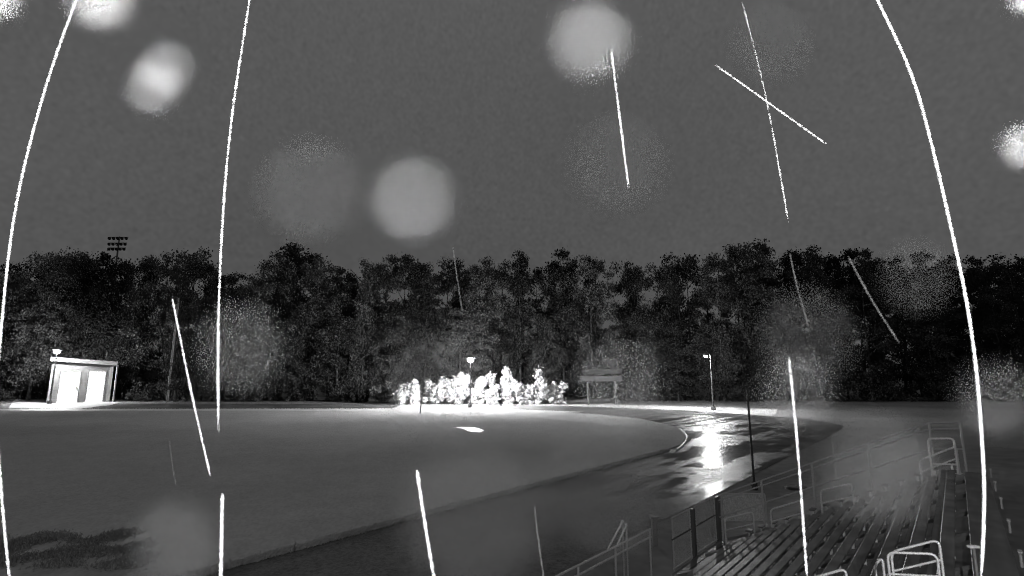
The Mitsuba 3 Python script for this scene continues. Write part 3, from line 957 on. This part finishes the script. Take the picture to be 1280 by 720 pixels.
streak([(566, 308), (571, 345), (578, 390)], 2.4, 0.0020, 'tiny dim rain thread in front of the trees above the lit bushes', 'mat_streak_thin', 15)
streak([(212, 550), (215, 578), (220, 606)], 2.4, 0.0014, 'hardly visible rain thread over the dark left part of the field', 'mat_streak_thin', 16)
streak([(1040, 540), (1042, 570), (1046, 600)], 2.4, 0.0014, 'hardly visible rain thread over the far corner of the stand', 'mat_streak_thin', 17)


def drop(px, py, r_px, size, kind, label, sq=(1, 1, 1), group=None):
    """A raindrop close to the lens, so close that the lens draws it as a pale disc of about r_px."""
    y = 0.0042 / (r_px / FPX) * 1.0
    p = at(px, py, y)
    m = trimesh.creation.icosphere(2, size)
    m.apply_scale(sq)
    m.vertices[:, 2] *= np.where(m.vertices[:, 2] > 0, 1.0, 0.85)
    m.apply_translation(p)
    t = thing('raindrop', label, 'raindrop', group)
    scene[t] = mikit.ply(m, 'mat_drop_' + kind, smooth=True)


drop(128, 4, 40, 0.0024, 'white', 'white blurred raindrop cut by the top edge at left')
drop(191, 113, 37, 0.0015, 'white', 'lower left half of the bright oval pair of blurred raindrops')
drop(209, 87, 37, 0.0015, 'white', 'upper right half of the bright oval pair of blurred raindrops')
drop(736, 56, 54, 0.0018, 'white', 'big grainy blurred raindrop at the top right of centre')
drop(516, 252, 55, 0.0015, 'bright', 'bright round blurred raindrop above the trees at centre left')
drop(1277, 186, 29, 0.0022, 'white', 'bright blurred raindrop cut by the right edge')
drop(1, 4, 26, 0.0024, 'white', 'white blurred raindrop in the upper left corner')
drop(1280, 2, 22, 0.0024, 'white', 'white blurred raindrop in the upper right corner')
FAINT = [(390, 245, 62, 'soft', 0.0016, 'pale round blot in the sky left of the bright round one'), (303, 437, 58, 'mid', 0.0016, 'pale round blot right of the utility pole'),
         (770, 212, 58, 'faint', 0.0016, 'very faint round blot at the foot of the short thread'), (960, 62, 50, 'faint', 0.0016, 'faint blot behind the crossing streaks'),
         (772, 482, 54, 'mid', 0.0016, 'pale round blot around the board on posts'), (550, 482, 60, 'faint', 0.0016, 'faint round blot over the lit bushes'),
         (992, 492, 48, 'mid', 0.0016, 'pale blot right of the steel pole top'), (1003, 425, 58, 'faint', 0.0016, 'faint blot in front of the trees above the stand'),
         (1094, 590, 62, 'soft', 0.0016, 'pale cloudy blot over the far aisle'), (1122, 605, 46, 'faint', 0.0016, 'smaller blot beside the cloudy one over the far aisle'),
         (592, 650, 80, 'faint', 0.0016, 'large pale blot over the near edge of the field'), (222, 682, 48, 'soft', 0.0016, 'pale blot over the weeds at the bottom left'),
         (1240, 500, 46, 'mid', 0.0016, 'pale blot beside the longest thread at the right edge'), (1142, 352, 44, 'faint', 0.0016, 'faint blot in front of the dark trees at right'),
         (750, 610, 74, 'faint', 0.0012, 'wide faint blot over the track at the bottom centre')]
for x, y, r, k, s, lab in FAINT:
    drop(x, y, r, s, k, lab.replace('blot', 'blurred raindrop'))
